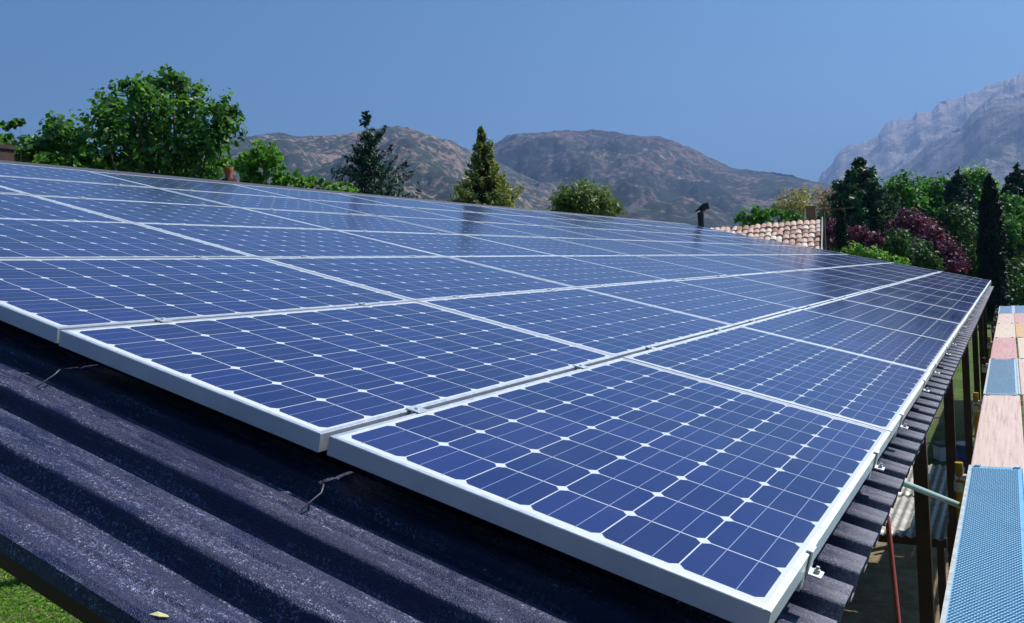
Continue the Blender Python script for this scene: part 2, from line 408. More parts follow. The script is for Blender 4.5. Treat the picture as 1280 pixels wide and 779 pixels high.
b = MB(); b.box((XR+.02, Y0-.018, DT-.058), (XE-.02, Y0+.020, DT-.028)); b.build('fascia', M['fascia'], shed)
b = MB(); b.box((XR, Y1-.05, DT-.20), (XE-.02, Y1-.005, DT-.064)); b.build('fascia', M['fascia'], shed)
for x_ in (-.25, -1.6, -3.0, -4.4, -5.8, -6.95):
    b = MB(); b.box((x_-.03, Y0+.03, DT-.152), (x_+.03, Y1-.055, DT-.056)); b.build('purlin', M['fascia'], shed)
b = MB()
b.add([(XR+.10, Y0-.02, -.005), (XR+.10, Y1, -.005), (XR-.04, Y1, .012), (XR-.04, Y0-.02, .012), (XR-.05, Y1, -.12), (XR-.05, Y0-.02, -.12), (XR+.10, Y0-.02, -.06), (XR+.10, Y1, -.06)], [(0,1,2,3), (3,2,4,5), (6,7,1,0)])
o = b.build('ridge_cap', M['strap'], shed); sm = o.modifiers.new('thick', 'SOLIDIFY'); sm.thickness = .002
def post_at(xw, y, wd=.10):
    "square post from the ground to the underside of the roof, with a foot plate"
    zt = H - math.tan(SLOPE) * xw - .30
    p = MB(); p.box((-wd/2, -wd/2, .012), (wd/2, wd/2, zt))
    mw = Matrix.Translation((xw, y, 0))
    o = p.build('post', M['post'], None); o.parent = shed; o.matrix_parent_inverse = ROOF.inverted(); o.location = (xw, y, 0)
    f = MB(); f.box((-.1, -.1, 0), (.1, .1, .012)); f.build('base_plate', M['post'], o)
for y in (.9, 4.35, 7.2, 10.6, 14.0, 17.2, 20.1):
    post_at(-.16, y, .08)
    post_at(-6.5, y, .11)
for y in (.9, 4.35, 7.2, 10.6, 14.0, 17.2, 20.1):
    b = MB(); b.box((-6.75, y-.04, DT-.30), (-.05, y+.04, DT-.154)); b.build('rafter', M['post'], shed)

# ------------------------------------------------------------------ solar panels
PW, PL, FT = .992, 1.6555, .045
def frame_mesh():
    b = MB(); wl = .014
    def bar(a, c):
        b.box(a, c)
    bar((-PW, 0, -FT), (-PW + wl, PL, 0)); bar((-wl, 0, -FT), (0, PL, 0))
    bar((-PW + wl, 0, -FT), (-wl, wl, 0)); bar((-PW + wl, PL - wl, -FT), (-wl, PL, 0))
    me = b.mesh('frame'); bm = bmesh.new(); bm.from_mesh(me)
    bmesh.ops.bevel(bm, geom=[e for e in bm.edges if e.calc_length() > .5], offset=.0012, segments=2, affect='EDGES')
    bm.to_mesh(me); bm.free(); me.materials.append(M['alu']); return me
def laminate_mesh():
    b = MB(); wl = .0135; z0 = -.0014
    b.box((-PW + wl, wl, z0 - .005), (-wl, PL - wl, z0), 0)
    cs, gap, gy = .1553, .0028, .0038; ch = .0135
    mx = (PW - 6*cs - 5*gap) / 2; my = (PL - 10*cs - 9*gy) / 2
    for i in range(6):
        for j in range(10):
            x0 = -PW + mx + i*(cs+gap); y0 = my + j*(cs+gy); x1 = x0+cs; y1 = y0+cs; z = z0 + .00015
            b.add([(x0+ch,y0,z),(x1-ch,y0,z),(x1,y0+ch,z),(x1,y1-ch,z),(x1-ch,y1,z),(x0+ch,y1,z),(x0,y1-ch,z),(x0,y0+ch,z)], [tuple(range(8))], 1)
        x0 = -PW + mx + i*(cs+gap)
        for q in (.30, .70):
            xb = x0 + cs*q; z = z0 + .0003
            b.add([(xb-.0008, my-.004, z), (xb+.0008, my-.004, z), (xb+.0008, PL-my+.004, z), (xb-.0008, PL-my+.004, z)], [(0,1,2,3)], 2)
    me = b.mesh('laminate')
    for k in ('backsheet', 'cell', 'busbar'): me.materials.append(M[k])
    bm = bmesh.new(); bm.from_mesh(me)
    for f in bm.faces:
        if f.material_index and f.normal.z < 0: f.normal_flip()
    bm.to_mesh(me); bm.free()
    return me
FM, LM = frame_mesh(), laminate_mesh()
ORD = ['first', 'second', 'third', 'fourth', 'fifth', 'sixth', 'seventh', 'eighth', 'ninth', 'tenth', 'eleventh', 'twelfth']
ROWN = ['eave row', 'second row from the eave', 'third row from the eave', 'middle row', 'third row from the ridge', 'second row from the ridge', 'ridge row']
PU, PV = 1.0088, 1.660
proto = None
for r_ in range(7):
    for k in range(12):
        x_ = -(r_ * PU + (.004 if r_ else 0)) ; y_ = k * PV + (0.0 if r_ else .004)
        jit = Matrix.Rotation(random.gauss(0, R(.07)), 4, 'X') @ Matrix.Rotation(random.gauss(0, R(.07)), 4, 'Y')
        mw = ROOF @ Matrix.Translation((x_ + random.gauss(0, .0012), y_ + random.gauss(0, .0012), random.gauss(0, .0010))) @ jit
        pos = 'at the near edge' if k == 0 else ('at the far edge' if k == 11 else f'{ORD[k]} from the near edge')
        lab = f'blue solar panel, {ROWN[r_]}, {pos}'
        if proto is None:
            proto = thing('solar_panel', lab, 'solar panel', group='solar panels covering the shed roof', mw=mw)
            link('frame', FM, (), proto); link('laminate', LM, (), proto)
        else: dup(proto, lab, mw)
# rails with their eave clamps
rail0 = None
k = 0
for c_ in range(12):
    for q in (.34, 1.31):
        y_ = c_ * PV + q
        nm = 'nearest of all' if k == 0 else ('farthest of all' if k == 23 else (f'{ORD[k]} from the near corner' if k < 12 else f'{ORD[23-k]} from the far corner'))
        lab = f'clamped aluminium rail end under the eave panels, {nm}'
        mw = ROOF @ Matrix.Translation((0, y_, 0))
        if rail0 is None:
            rail0 = thing('mounting_rail', lab, 'mounting rail', group='mounting rails under the solar panels', mw=mw)
            b = MB(); b.box((-7.05, -.017, -.086), (-.004, .017, -.0465)); b.box((-7.05, -.013, -.1285), (-.06, .013, -.0865)); b.build('rail', M['alu'], rail0)
            b = MB(); b.box((.0015, -.019, -.046), (.005, .019, .004)); b.box((-.008, -.019, .0015), (.0015, .019, .0045)); b.box((.005, -.019, -.046), (.030, .019, -.042))
            b.build('end_clamp', M['alu'], rail0)
            for q_ in range(1, 7):
                xm = -q_*PU + .0044 if q_ > 1 else -PU + .0064
                b = MB(); b.box((xm - .021, -.02, .0012), (xm + .021, .02, .0042)); b.tube([(xm, 0, .0042), (xm, 0, .0085)], .006, 6); b.box((xm-.003, -.02, -.0464), (xm+.003, .02, .0011)); b.build('mid_clamp', M['alu'], rail0)
            b = MB(); b.tube([(.018, 0, -.0418), (.018, 0, -.034)], .0065, 6); b.tube([(.018, 0, -.0418), (.018, 0, -.028)], .0035, 8); b.build('bolt', M['galv'], rail0)
        else: dup(rail0, lab, mw)
        k += 1
# bent straps that show under the near edge
for x_, lab in ((-.93, 'thin bent metal strap on the roof under the corner of the nearest panel'), (-1.90, 'thin bent metal strap on the roof under the second row of panels')):
    b = MB(); b.tube([(x_-.05, -.01, -.100), (x_-.01, -.055, -.086), (x_+.004, -.075, -.092), (x_-.012, -.115, -.127)], .0022, 8)
    o = b.build('roof_strap', M['strap'], None, ROOF); tag(o, lab, 'strap', 'bent straps under the near panel edge')
for x_, y_, a_, lab in ((-.80, -.565, .6, 'small pale yellow leaf lying on the ribbed roof near its bottom edge'),):
    b = MB(); ca, sa = math.cos(a_), math.sin(a_)
    pts = [(-.016, 0, 0), (-.004, .006, .003), (.012, .003, .001), (.016, -.001, 0), (.002, -.006, .002)]
    pts = [(x_ + p[0]*ca - p[1]*sa, y_ + p[0]*sa + p[1]*ca, DT + .004 + p[2]) for p in pts]
    low = [(p[0], p[1], p[2] - .002) for p in pts]
    b.add(pts + low, [(0,1,2,3,4), (9,8,7,6,5)] + [(i, (i+1) % 5, 5 + (i+1) % 5, 5 + i) for i in range(5)])
    tag(b.build('fallen_leaf', mat('dry_leaf', (.55, .52, .25), .7), None, ROOF), lab, 'leaf')

# ------------------------------------------------------------------ scaffold on the eave side
PZ = CAM[2] - 1.30
PX = (.105, .413); PLEN = 3.07; PWD = .30; PS = 1.43
scaf = thing('scaffold', 'scaffold of dark steel uprights and tubes carrying the coloured planks', 'scaffold', (0, 0, 0))
def pole(name, pts, r_, m_, par, n_=10):
    b = MB(); b.tube(pts, r_, n_); return b.build(name, m_, par)
for i in range(8):
    y_ = PS + i * PLEN - .012
    for x_, top in ((.045, PZ + (.02 if i != 1 else .02)), (.80, PZ + .02)):
        p = pole('upright', [(x_, y_, 0), (x_, y_, top)], .024, M['yellow'] if (i in (1, 2, 4) and x_ < .1) else M['rust'], scaf)
        pole('collar', [(x_, y_, PZ-.16), (x_, y_, PZ-.10)], .034, M['galv'], p)
    pole('transom', [(.02, y_, PZ-.075), (.83, y_, PZ-.075)], .024, M['galv'], scaf)
for x_ in (.13, .70):
    pole('ledger', [(x_, PS-.1, PZ-.125), (x_, PS+7*PLEN+.1, PZ-.13)], .022, M['rust'], scaf)
def hooks(b):
    for y_ in (.004, PLEN - .034):
        for x_ in (.03, PWD - .06): b.box((x_, y_, -.065), (x_ + .03, y_ + .03, .012))
def steel_plank_mesh(mats):
    b = MB()
    b.box((0, .01, -.052), (.016, PLEN-.01, .006)); b.box((PWD-.016, .01, -.052), (PWD, PLEN-.01, .006))
    b.box((.016, .01, -.004), (PWD-.016, PLEN-.01, .0), 1)
    hooks(b)
    pit = .0185; nx = int((PWD-.05) / pit); ny = int((PLEN-.10) / (pit*.9))
    V, F, MI = [], [], []
    t = np.linspace(0, 2*math.pi, 7)[:-1]; base = np.stack([np.cos(t), np.sin(t)], 1)
    for j in range(ny):
        for i in range(nx):
            cx = .026 + pit*(i + .5*(j % 2)); cy = .05 + pit*.9*j
            if cx > PWD-.026: continue
            k0 = len(b.v)
            vs = [(cx+q[0]*.0085, cy+q[1]*.0085, .0004) for q in base] + [(cx+q[0]*.0050, cy+q[1]*.0050, .0035) for q in base] + [(cx+q[0]*.0042, cy+q[1]*.0042, .0012) for q in base]
            fs = [(a, (a+1) % 6, 6+(a+1) % 6, 6+a) for a in range(6)] + [(6+a, 6+(a+1) % 6, 12+(a+1) % 6, 12+a) for a in range(6)]
            b.v += vs
            for f in fs: b.f.append([k0+q for q in f]); b.mi.append(2 if f[0] < 6 else 3); b.sm.append(False)
            b.f.append([k0+12+a for a in range(6)]); b.mi.append(3); b.sm.append(False)
    me = b.mesh('scaffold_plank')
    for k_ in mats: me.materials.append(M[k_])
    return me
def wood_plank(mt_):
    b = MB(); b.box((.004, .012, -.045), (PWD-.004, PLEN-.012, .0), 0); hooks(b)
    for f in range(len(b.mi)):
        if f >= 6: b.mi[f] = 1
    me = b.mesh('scaffold_plank'); bm = bmesh.new(); bm.from_mesh(me)
    bmesh.ops.bevel(bm, geom=[e for e in bm.edges if e.calc_length() > 1], offset=.004, segments=2, affect='EDGES'); bm.to_mesh(me); bm.free()
    me.materials.append(mt_); me.materials.append(M['galv']); return me
SM_ = steel_plank_mesh(('galv', 'bluesteel', 'bossrim', 'hole')); SP_ = steel_plank_mesh(('galv', 'palesteel', 'palesteel', 'palehole')); WM = {k_: wood_plank(M[k_]) for k_ in ('wood_pink', 'wood_rose', 'wood_cream', 'wood_orange')}
layout = [['steel', 'wood_pink', 'pale', 'wood_rose', 'wood_cream', 'wood_pink', 'pale'],
          ['steel', 'wood_orange', 'wood_pink', 'wood_cream', 'wood_orange', 'wood_rose', 'pale']]
adj = {'steel': 'strong blue perforated steel', 'pale': 'very pale blue steel', 'wood_pink': 'faded pink wooden', 'wood_rose': 'rose coloured wooden', 'wood_cream': 'cream coloured wooden', 'wood_orange': 'orange tinted wooden'}
for c_ in range(2):
    side = 'run beside the shed' if c_ == 0 else 'run away from the shed'
    for i in range(7):
        kd = layout[c_][i]
        o = bpy.data.objects.new('scaffold_plank', SM_ if kd == 'steel' else SP_ if kd == 'pale' else WM[kd]); COL.objects.link(o)
        o.location = (PX[c_] + random.gauss(0, .004), PS + i*PLEN, PZ + random.gauss(0, .002)); o.rotation_euler = (0, 0, random.gauss(0, .0012))
        where = 'nearest' if i == 0 else ('farthest' if i == 6 else ORD[i])
        tag(o, f'{adj[kd]} scaffold plank, {where} in the {side}', 'scaffold plank', 'planks laid along the scaffold')
# stray pole and brace
P0 = Vector(at(1109, 645, 2.9)); P1 = Vector(at(1123, 779, 2.75))
b = MB(); b.tube([P0, P0 + (P1 - P0) * 5.6], .0085, 10); tag(b.build('prop_pole', M['rustred']), 'thin red pole leaning under the eave below the nearest panel', 'pole')
b = MB(); b.tube([at(1122, 601, 4.3), at(1205, 634, 4.6)], .016, 10)
tag(b.build('brace_tube', M['greentube']), 'pale green tube slanting between the shed and the scaffold planks', 'tube')
# corrugated sheet roof of a low lean-to between shed and scaffold
lean = thing('lean_to', 'low lean-to of grey corrugated sheets in the shade under the eave', 'lean-to', (0, 0, 0))
def corrugated(x0, x1, y0, y1, z0, slope, thick=.0015):
    b = MB(); vs = []; xsn = np.arange(x0, x1, .0127); ysn = np.linspace(y0, y1, 9); nx_ = len(xsn)
    for y_ in ysn:
        for x_ in xsn: vs.append((x_, y_, z0 + .010*math.sin(x_ * 2*math.pi / .076) + slope * (y_ - y0) + .003*math.sin(y_*3 + x_)))
    fs = [(j*nx_+i, j*nx_+i+1, (j+1)*nx_+i+1, (j+1)*nx_+i) for j in range(len(ysn)-1) for i in range(nx_-1)]
    b.add(vs, fs, 0, True); return b
for (y0, y1, x0, x1) in ((6.70, 8.05, -1.30, -.20), (8.13, 9.6, -1.36, -.16)):
    o = corrugated(x0, x1, y0, y1, 1.02, .01).build('sheet', M['sheet'], lean); smd = o.modifiers.new('t', 'SOLIDIFY'); smd.thickness = .0015
for y_ in (6.8, 8.08, 9.5):
    b = MB(); b.box((-1.3, y_-.03, .93), (-.2, y_+.03, 1.0)); b.build('bearer', M['post'], lean)
    for x_ in (-1.25, -.25):
        b = MB(); b.box((x_-.03, y_-.03, 0), (x_+.03, y_+.03, .929)); b.build('leg', M['post'], lean)
low = thing('sheet_stack', 'dark stack of corrugated sheets in the shade below the red pole', 'sheet stack', (0, 0, 0))
for k_, dz in enumerate((.30, .33, .36)):
    corrugated(-1.0 + .03*k_, .02 + .02*k_, 2.2 + .1*k_, 6.3 - .08*k_, dz, .0).build('sheet', M['darksheet'], low)
for y_ in (2.5, 4.2, 5.9):
    b = MB(); b.box((-.95, y_-.05, 0), (.0, y_+.05, .285)); b.build('sleeper', M['post'], low)
# barrel and box standing in the yard, half hidden under the eave
q = atz(1213, 602, 0)
t = thing('barrel', 'dark blue steel barrel standing in the yard beside the yellow upright', 'barrel', (q[0], q[1], 0))
M['barrelblue'] = mat('blue_barrel_paint', (.025, .055, .22), .4)
b = MB(); zz = [0, .02, .17, .19, .21, .38, .40, .42, .56, .58]; rr_ = [.19, .2, .2, .212, .2, .2, .212, .2, .2, .205]
b.tube([(0, 0, z_) for z_ in zz], rr_, 24); b.build('body', M['barrelblue'], t)
b = MB(); b.tube([(0, 0, .582), (0, 0, .592)], .185, 24); b.tube([(.10, 0, .592), (.10, 0, .612)], .025, 10); b.build('lid', M['galv'], t)
q = atz(1189, 574, 0)
t = thing('tool_box', 'pale grey tool box with dark lid left in the yard', 'box', (q[0], q[1], 0)); t.rotation_euler = (0, 0, .5)
b = MB(); b.box((-.24, -.13, 0), (.24, .13, .24)); b.build('body', mat('pale_box_paint', (.52, .52, .62), .5), t)
b = MB(); b.box((-.25, -.14, .241), (.25, .14, .29)); b.tube([(-.09, 0, .29), (-.08, 0, .335), (.08, 0, .335), (.09, 0, .29)], .010, 8); b.build('lid', M['deck_under'], t)

# ------------------------------------------------------------------ house with the tiled roof
A = at(1027, 272, 24.0)
hx1, hy, hz = A[0], A[1], A[2]
hx0 = hx1 - 9.0; TS = R(20); RL = 3.4
house = thing('house', 'house with a sunlit terracotta tiled roof rising behind the panels', 'house', (hx1, hy, 0)); house.rotation_euler = (0, 0, R(9))
b = MB(); nc = 54; nrw = 9; cp = 9.0 / nc; rp = RL / nrw
for i in range(nc):
    for j in range(nrw):
        xc = -(i + .5) * cp; s0 = j * rp - .03; s1 = (j + 1) * rp + .05
        vs = []
        jz = random.gauss(0, .010); jx = random.gauss(0, .012)
        for (s_, lift, rr_) in ((s0, .0, cp*.50), (s1, .030, cp*.60)):
            for q in range(7):
                t = math.pi * q / 6
                dx = math.cos(t) * rr_; dz = math.sin(t) * cp * .42 + lift + jz
                vs.append((xc + dx + jx, -s_ * math.cos(TS) - dz*math.sin(TS)*0.3, -s_ * math.sin(TS) + dz - .12))
        fs = [(q, q+1, 8+q, 7+q) for q in range(6)] + [(13, 12, 11, 10, 9, 8, 7)]
        b.add(vs, fs, 0, False)
mt = M['tile'] = mat('terracotta_tile', (.45, .25, .17), .85)
n = N(mt); g = n.new('ShaderNodeNewGeometry'); c = n.coord()
base = n.ramp(g.outputs['Random Per Island'], [(0, (.28, .14, .10)), (.2, (.52, .32, .24)), (.5, (.66, .46, .37)), (.8, (.74, .60, .50)), (1, (.78, .70, .62))])
base = n.mix(n.gray(n.noise(c, 9, 6, .7), .52, .75), base, (.24, .19, .16)); n.col(base)
rf = b.build('roof', M['tile'], house)
b = MB(); b.box((-9.0, -RL*math.cos(TS), -.20), (0, 0, -.145))
me = b.mesh('roof_board')
for v_ in me.vertices: v_.co.z += v_.co.y * math.tan(TS)
M['hplaster'] = mat('pale_plaster', (.52, .46, .46), .9); n = N(M['hplaster']); c = n.coord(); n.col(n.ramp(n.noise(c, 3, 6, .6), [(.3, (.44, .38, .38)), (.7, (.58, .52, .52))]))
link('roof_board', me, [M['hplaster']], house)
b = MB(); b.box((.006, -RL*math.cos(TS), -.18), (.028, -.0, .02)); me = b.mesh('verge')
for v_ in me.vertices: v_.co.z += v_.co.y * math.tan(TS)
link('verge_board', me, [M['hplaster']], house)
for o in (c_ for c_ in list(bpy.data.objects) if c_.parent == house): o.location = (0, 0, hz)
b = MB()
zw = hz - .22
b.add([(-8.9, -RL*.86, 0), (-.06, -RL*.86, 0), (-.06, 2.6, 0), (-8.9, 2.6, 0), (-8.9, -RL*.86, zw - RL*.86*math.tan(TS)), (-.06, -RL*.86, zw - RL*.86*math.tan(TS)), (-.06, -.0, zw), (-8.9, 0, zw), (-.06, 2.6, zw-.6), (-8.9, 2.6, zw-.6)],
      [(0,1,5,4), (1,2,8,6,5), (2,3,9,8), (3,0,4,7,9), (4,5,6,7), (7,6,8,9)])
b.build('wall', M['hplaster'], house)
b = MB(); b.box((-.42, .30, zw-.2), (-.16, .56, hz+.33)); b.box((-.45, .27, hz+.331), (-.13, .59, hz+.37)); o = b.build('chimney', mat('dark_ochre_render', (.20, .13, .07), .9), rf); o.location = (0, 0, -hz)
# beam of a pergola next to the house
perg = thing('pergola', 'thin dark pergola beam on a post beside the tiled house', 'pergola', (hx1, hy, 0))
b = MB(); b.box((-.2, .9, hz+.24), (.72, .95, hz+.275)); b.build('beam', M['bark'], perg)
for x_ in (-.15,):
    b = MB(); b.box((x_, .91, 0), (x_+.07, .97, hz+.218)); b.build('post', M['bark'], perg)
# vent pipe on the ridge, with a small cowl
vp = at(877, 292, 22.5)
vent = thing('vent_pipe', 'dark metal flue pipe with a bent cowl standing past the roof ridge', 'vent pipe', (vp[0], vp[1], ground_z(vp[0]))); vp[2] -= ground_z(vp[0])
b = MB(); b.tube([(0, 0, 0), (0, 0, vp[2]+.56)], .085, 14); b.build('pipe', mat('sooty_metal', (.035, .035, .04), .5, .4), vent)
b = MB(); b.tube([(0, 0, vp[2]+.55), (.02, .0, vp[2]+.63), (.10, .04, vp[2]+.70), (.20, .08, vp[2]+.73)], [.06, .09, .10, .10], 14); b.tube([(-.12, -.05, vp[2]+.60), (.0, 0, vp[2]+.66)], .03, 8); b.build('cowl', bpy.data.materials['sooty_metal'], vent)

# ------------------------------------------------------------------ vegetation
def leaf_mesh(name, P, size, mt_, up=.35, out=None, aspect=1.5, fold=.25, szvar=.35):
    "one folded leaf (two triangles pairs) per point in P"
    k = len(P); P = np.asarray(P)
    nrm = rng.normal(size=(k, 3)); nrm /= np.linalg.norm(nrm, axis=1)[:, None]
    if out is not None: nrm = nrm * .75 + out * .7
    nrm[:, 2] += up; nrm /= np.linalg.norm(nrm, axis=1)[:, None]
    a = np.cross(nrm, rng.normal(size=(k, 3))); a /= np.linalg.norm(a, axis=1)[:, None] + 1e-9
    b_ = np.cross(nrm, a)
    s = (size * (1 + szvar * rng.normal(size=k)).clip(.4, 2))[:, None]
    v0 = P - a*s*aspect*.5; v2 = P + a*s*aspect*.5
    v1 = P + b_*s*.5 + nrm*s*fold*.4; v3 = P - b_*s*.5 + nrm*s*fold*.4
    V = np.stack([v0, v1, v2, v3], 1).reshape(-1, 3)
    me = bpy.data.meshes.new(name); me.vertices.add(4*k); me.vertices.foreach_set('co', V.ravel())
    idx = np.arange(k)[:, None]*4
    F = np.concatenate([idx + np.array([[0, 1, 2]]), idx + np.array([[0, 2, 3]])], 1).reshape(-1)
    me.loops.add(6*k); me.loops.foreach_set('vertex_index', F.astype(np.int32))
    me.polygons.add(2*k); me.polygons.foreach_set('loop_start', (np.arange(2*k)*3).astype(np.int32))
    me.polygons.foreach_set('loop_total', np.full(2*k, 3, np.int32))
    me.update(calc_edges=True); me.materials.append(mt_); return me
def blob_points(blobs, n_, clump=.16, shell=.55):
    "points gathered in twig-sized clumps inside ellipsoids; blobs = [(centre, (rx,ry,rz))]"
    vol = np.array([b[1][0]*b[1][1]*b[1][2] for b in blobs])**.72; vol /= vol.sum()
    P, O = [], []
    for (c_, r_), f in zip(blobs, vol):
        m_ = max(12, int(n_*f)); nc = max(4, m_ // 16)
        d = rng.normal(size=(nc, 3)); d /= np.linalg.norm(d, axis=1)[:, None]
        rad = shell + (1.08 - shell) * rng.random(nc)
        rad *= 1 + .16*np.sin(d[:, 0]*7 + c_[0]*3)*np.cos(d[:, 2]*6 + c_[1]*3)
        cc = np.array(c_) + d * np.array(r_) * rad[:, None]
        w_ = rng.integers(0, nc, m_)
        P.append(cc[w_] + rng.normal(size=(m_, 3)) * clump * min(1.0, np.mean(r_))); O.append(d[w_])
    return np.concatenate(P), np.concatenate(O)
def trunk_mb(base, tops, r0):
    b = MB(); base = np.array(base, float)
    fork = None
    cen = np.mean([t for t in tops], 0)
    fork = base + (np.array([cen[0], cen[1], 0]) - np.array([base[0], base[1], 0])) * .35; fork[2] = base[2] + (min(t[2] for t in tops) - base[2]) * .55
    b.tube([base, base*.5 + fork*.5 + np.array([.04, -.05, 0]), fork], [r0, r0*.8, r0*.66], 10)
    for t in tops:
        t = np.array(t, float); mid = (fork + t)/2 + rng.normal(size=3)*.12 + np.array([0, 0, .1])
        b.tube([fork - np.array([0, 0, .1]), mid, t], [r0*.5, r0*.32, r0*.10], 7)
        for _ in range(3):
            q = mid + (t - mid) * rng.random(); e = q + rng.normal(size=3).clip(-1, 1) * min(.35, .16 * np.linalg.norm(t - fork))
            b.tube([q, (q+e)/2 + rng.normal(size=3)*.03, e], [r0*.16, r0*.1, r0*.04], 5)
    return b
def tree(name, lab, cat, pxblobs, depth, n_, size, lm, group=None, flat=1.0, dj=.5, base_px=None, r0=.12, clump=.16, shell=.5, aspect=1.5, trunk='trunk', up=.35):
    "pxblobs: (px, py, rx_px, ry_px); each becomes an ellipsoid lobe around the depth given"
    k = depth / FPX; blobs = []
    for (x_, y_, rx, ry) in pxblobs:
        dd = depth + rng.uniform(-dj, dj)
        c_ = at(x_, y_, dd); blobs.append((c_, (rx*k, max(rx, ry)*k*.9, ry*k*flat)))
    cen = np.mean([b[0] for b in blobs], 0)
    bp = np.array([cen[0], cen[1], 0.0]) if base_px is None else np.array([*at(base_px, 300, depth)[:2], 0.0])
    bp[2] = ground_z(bp[0])
    t = thing(name, lab, cat, tuple(bp), group)
    P, O = blob_points(blobs, n_, clump, shell)
    P[:, 2] = np.maximum(P[:, 2], bp[2] + .03)
    o = link('crown', leaf_mesh('crown', P - bp, size, lm, up, O, aspect), (), t)
    tops = [b[0] - bp for b in blobs]
    trunk_mb(np.zeros(3), tops, r0).build(trunk, M['bark'], t)
    return t
def conifer(name, lab, cat, top_px, depth, prof, n_br, lm, droop=.25, upturn=.15, density=60, size=.05, irregular=.25, zmin=.6, r0=.1, aspect=3.0, tips=None, spread=.5):
    "prof: (drop below the top, branch length) pairs"
    top = at(*top_px, depth); bp = np.array([top[0], top[1], ground_z(top[0])]); h = top[2] - bp[2]
    t = thing(name, lab, cat, tuple(bp))
    b = MB(); b.tube([(0, 0, 0), (.03, .02, h*.5), (0, 0, h-.05)], [r0, r0*.6, .010], 9)
    px_, py_ = zip(*prof); P, O, P2, O2 = [], [], [], []
    zs = h - np.sort(rng.random(n_br)) ** .85 * (h - zmin)
    for i, z in enumerate(zs):
        L_ = float(np.interp(h - z, px_, py_)) * max(.35, 1 + irregular * rng.normal())
        az = i * 2.399 + rng.normal() * .3
        dirv = np.array([math.cos(az), math.sin(az), 0])
        m_ = max(10, int(density * L_))
        tt = rng.random(m_) ** .75
        wd = (.30 * L_ * (1 - .75*tt) + .03) * spread
        side = np.array([-dirv[1], dirv[0], 0])
        Q = dirv[None]*(L_*tt)[:, None] + side[None]*(rng.normal(size=m_)*wd)[:, None]
        Q[:, 2] = z - droop*L_*tt + upturn*L_*tt**2.5 + rng.normal(size=m_)*(.03 + .05*L_)
        Ov = np.repeat((dirv*.5 + np.array([0, 0, .4]))[None], m_, 0)
        far = (tt > .55 + .3 * rng.random(m_)) if tips else np.zeros(m_, bool)
        P.append(Q[~far]); O.append(Ov[~far]); P2.append(Q[far]); O2.append(Ov[far])
        if L_ > .3: b.tube([(0, 0, z), tuple(dirv*L_*.5 + np.array([0, 0, z - droop*L_*.5])), tuple(dirv*L_*.95 + np.array([0, 0, z - droop*L_*.95 + upturn*L_*.88]))], [.018, .011, .005], 5, caps=False)
    o = link('crown', leaf_mesh('crown', np.concatenate(P), size, lm, .2, np.concatenate(O), aspect), (), t)
    if tips: link('branch_tips', leaf_mesh('branch_tips', np.concatenate(P2), size, tips, .2, np.concatenate(O2), aspect), (), t)
    b.build('trunk', M['bark'], t); return t

# behind the ridge, left
tree('fig_tree', 'big rounded fig tree with glossy green leaves behind the ridge', 'tree',
     [(216,98,16,16),(232,112,22,18),(196,112,26,12),(160,108,18,9),(178,128,26,20),(143,138,24,24),(132,165,20,26),(165,168,30,30),(205,158,34,32),(240,150,24,28),(274,137,22,18),(286,160,18,22),(262,178,28,28),(225,195,34,26),(180,200,34,24),(140,200,26,20),(270,205,22,16),(120,212,26,12),(165,216,26,12),(215,220,28,12),(255,222,24,12)],
     20.5, 10500, .102, L['fig'], dj=1.1, base_px=205, r0=.15, clump=.24, shell=.30, aspect=1.25)
tree('fig_tree', 'lower leafy green tree left of the big fig tree', 'tree',
     [(78,165,26,18),(95,180,20,20),(62,188,24,16),(40,185,20,14),(108,195,16,14),(20,190,14,12),(30,202,22,10),(0,192,18,14),(-20,185,18,16),(8,180,12,10),(50,180,14,14),(70,206,26,10),(105,210,22,10)], 19.5, 4600, .098, L['fig'], dj=.7, r0=.08, clump=.21, shell=.30, aspect=1.25)
tree('leafy_sapling', 'small sapling with a few leaves at the far left of the ridge', 'tree',
     [(12,157,8,6),(26,155,7,6),(14,172,9,8),(10,190,9,9)], 18.5, 420, .095, L['fig'], dj=.2, r0=.025, clump=.10, shell=.3, aspect=1.25)
tree('shrub', 'bright green rounded shrub between the fig tree and dark conifer', 'shrub',
     [(330,193,26,14),(318,205,22,16),(345,210,18,14),(305,215,16,12),(315,225,20,10),(345,228,20,10)], 19, 2300, .075, L['bright'], dj=.4, r0=.06, clump=.12, shell=.4)
tree('creeper', 'low bright green creeper trailing along the ridge beside the shrub', 'plant',
     [(368,219,14,8),(392,225,14,8),(415,231,14,7),(435,234,10,6),(355,228,14,8),(380,232,20,8),(410,238,20,8),(435,242,16,8)], 17.5, 1500, .060, L['bright'], dj=.3, r0=.03, clump=.09, shell=.4)
conifer('spruce_tree', 'dark loose blue green conifer standing in front of the pale hill', 'tree', (457, 136), 26, [(0, .03), (.5, .16), (1.1, .42), (1.7, .62), (2.4, .85), (6, 1.25)], 270, L['dark_conifer'], .12, .40, 100, .048, .42, 3.0, .07)
conifer('fir_tree', 'golden green young fir with upturned branches between two hills', 'tree', (601, 159), 24, [(0, .03), (.3, .14), (.8, .30), (1.3, .46), (1.7, .68), (2.1, .92), (5, 1.45)], 420, L['gold_conifer'], .16, .45, 190, .042, .17, 2.6, .08, 2.6, L['gold_tips'], .40)
tree('olive_tree', 'soft olive green bushy tree below the dark hill', 'tree',
     [(722,245,28,20),(745,250,24,18),(705,256,18,14),(765,262,18,9),(735,260,30,14)], 22, 7500, .036, L['olive'], dj=.5, r0=.07, clump=.14, shell=.3, aspect=3.2)
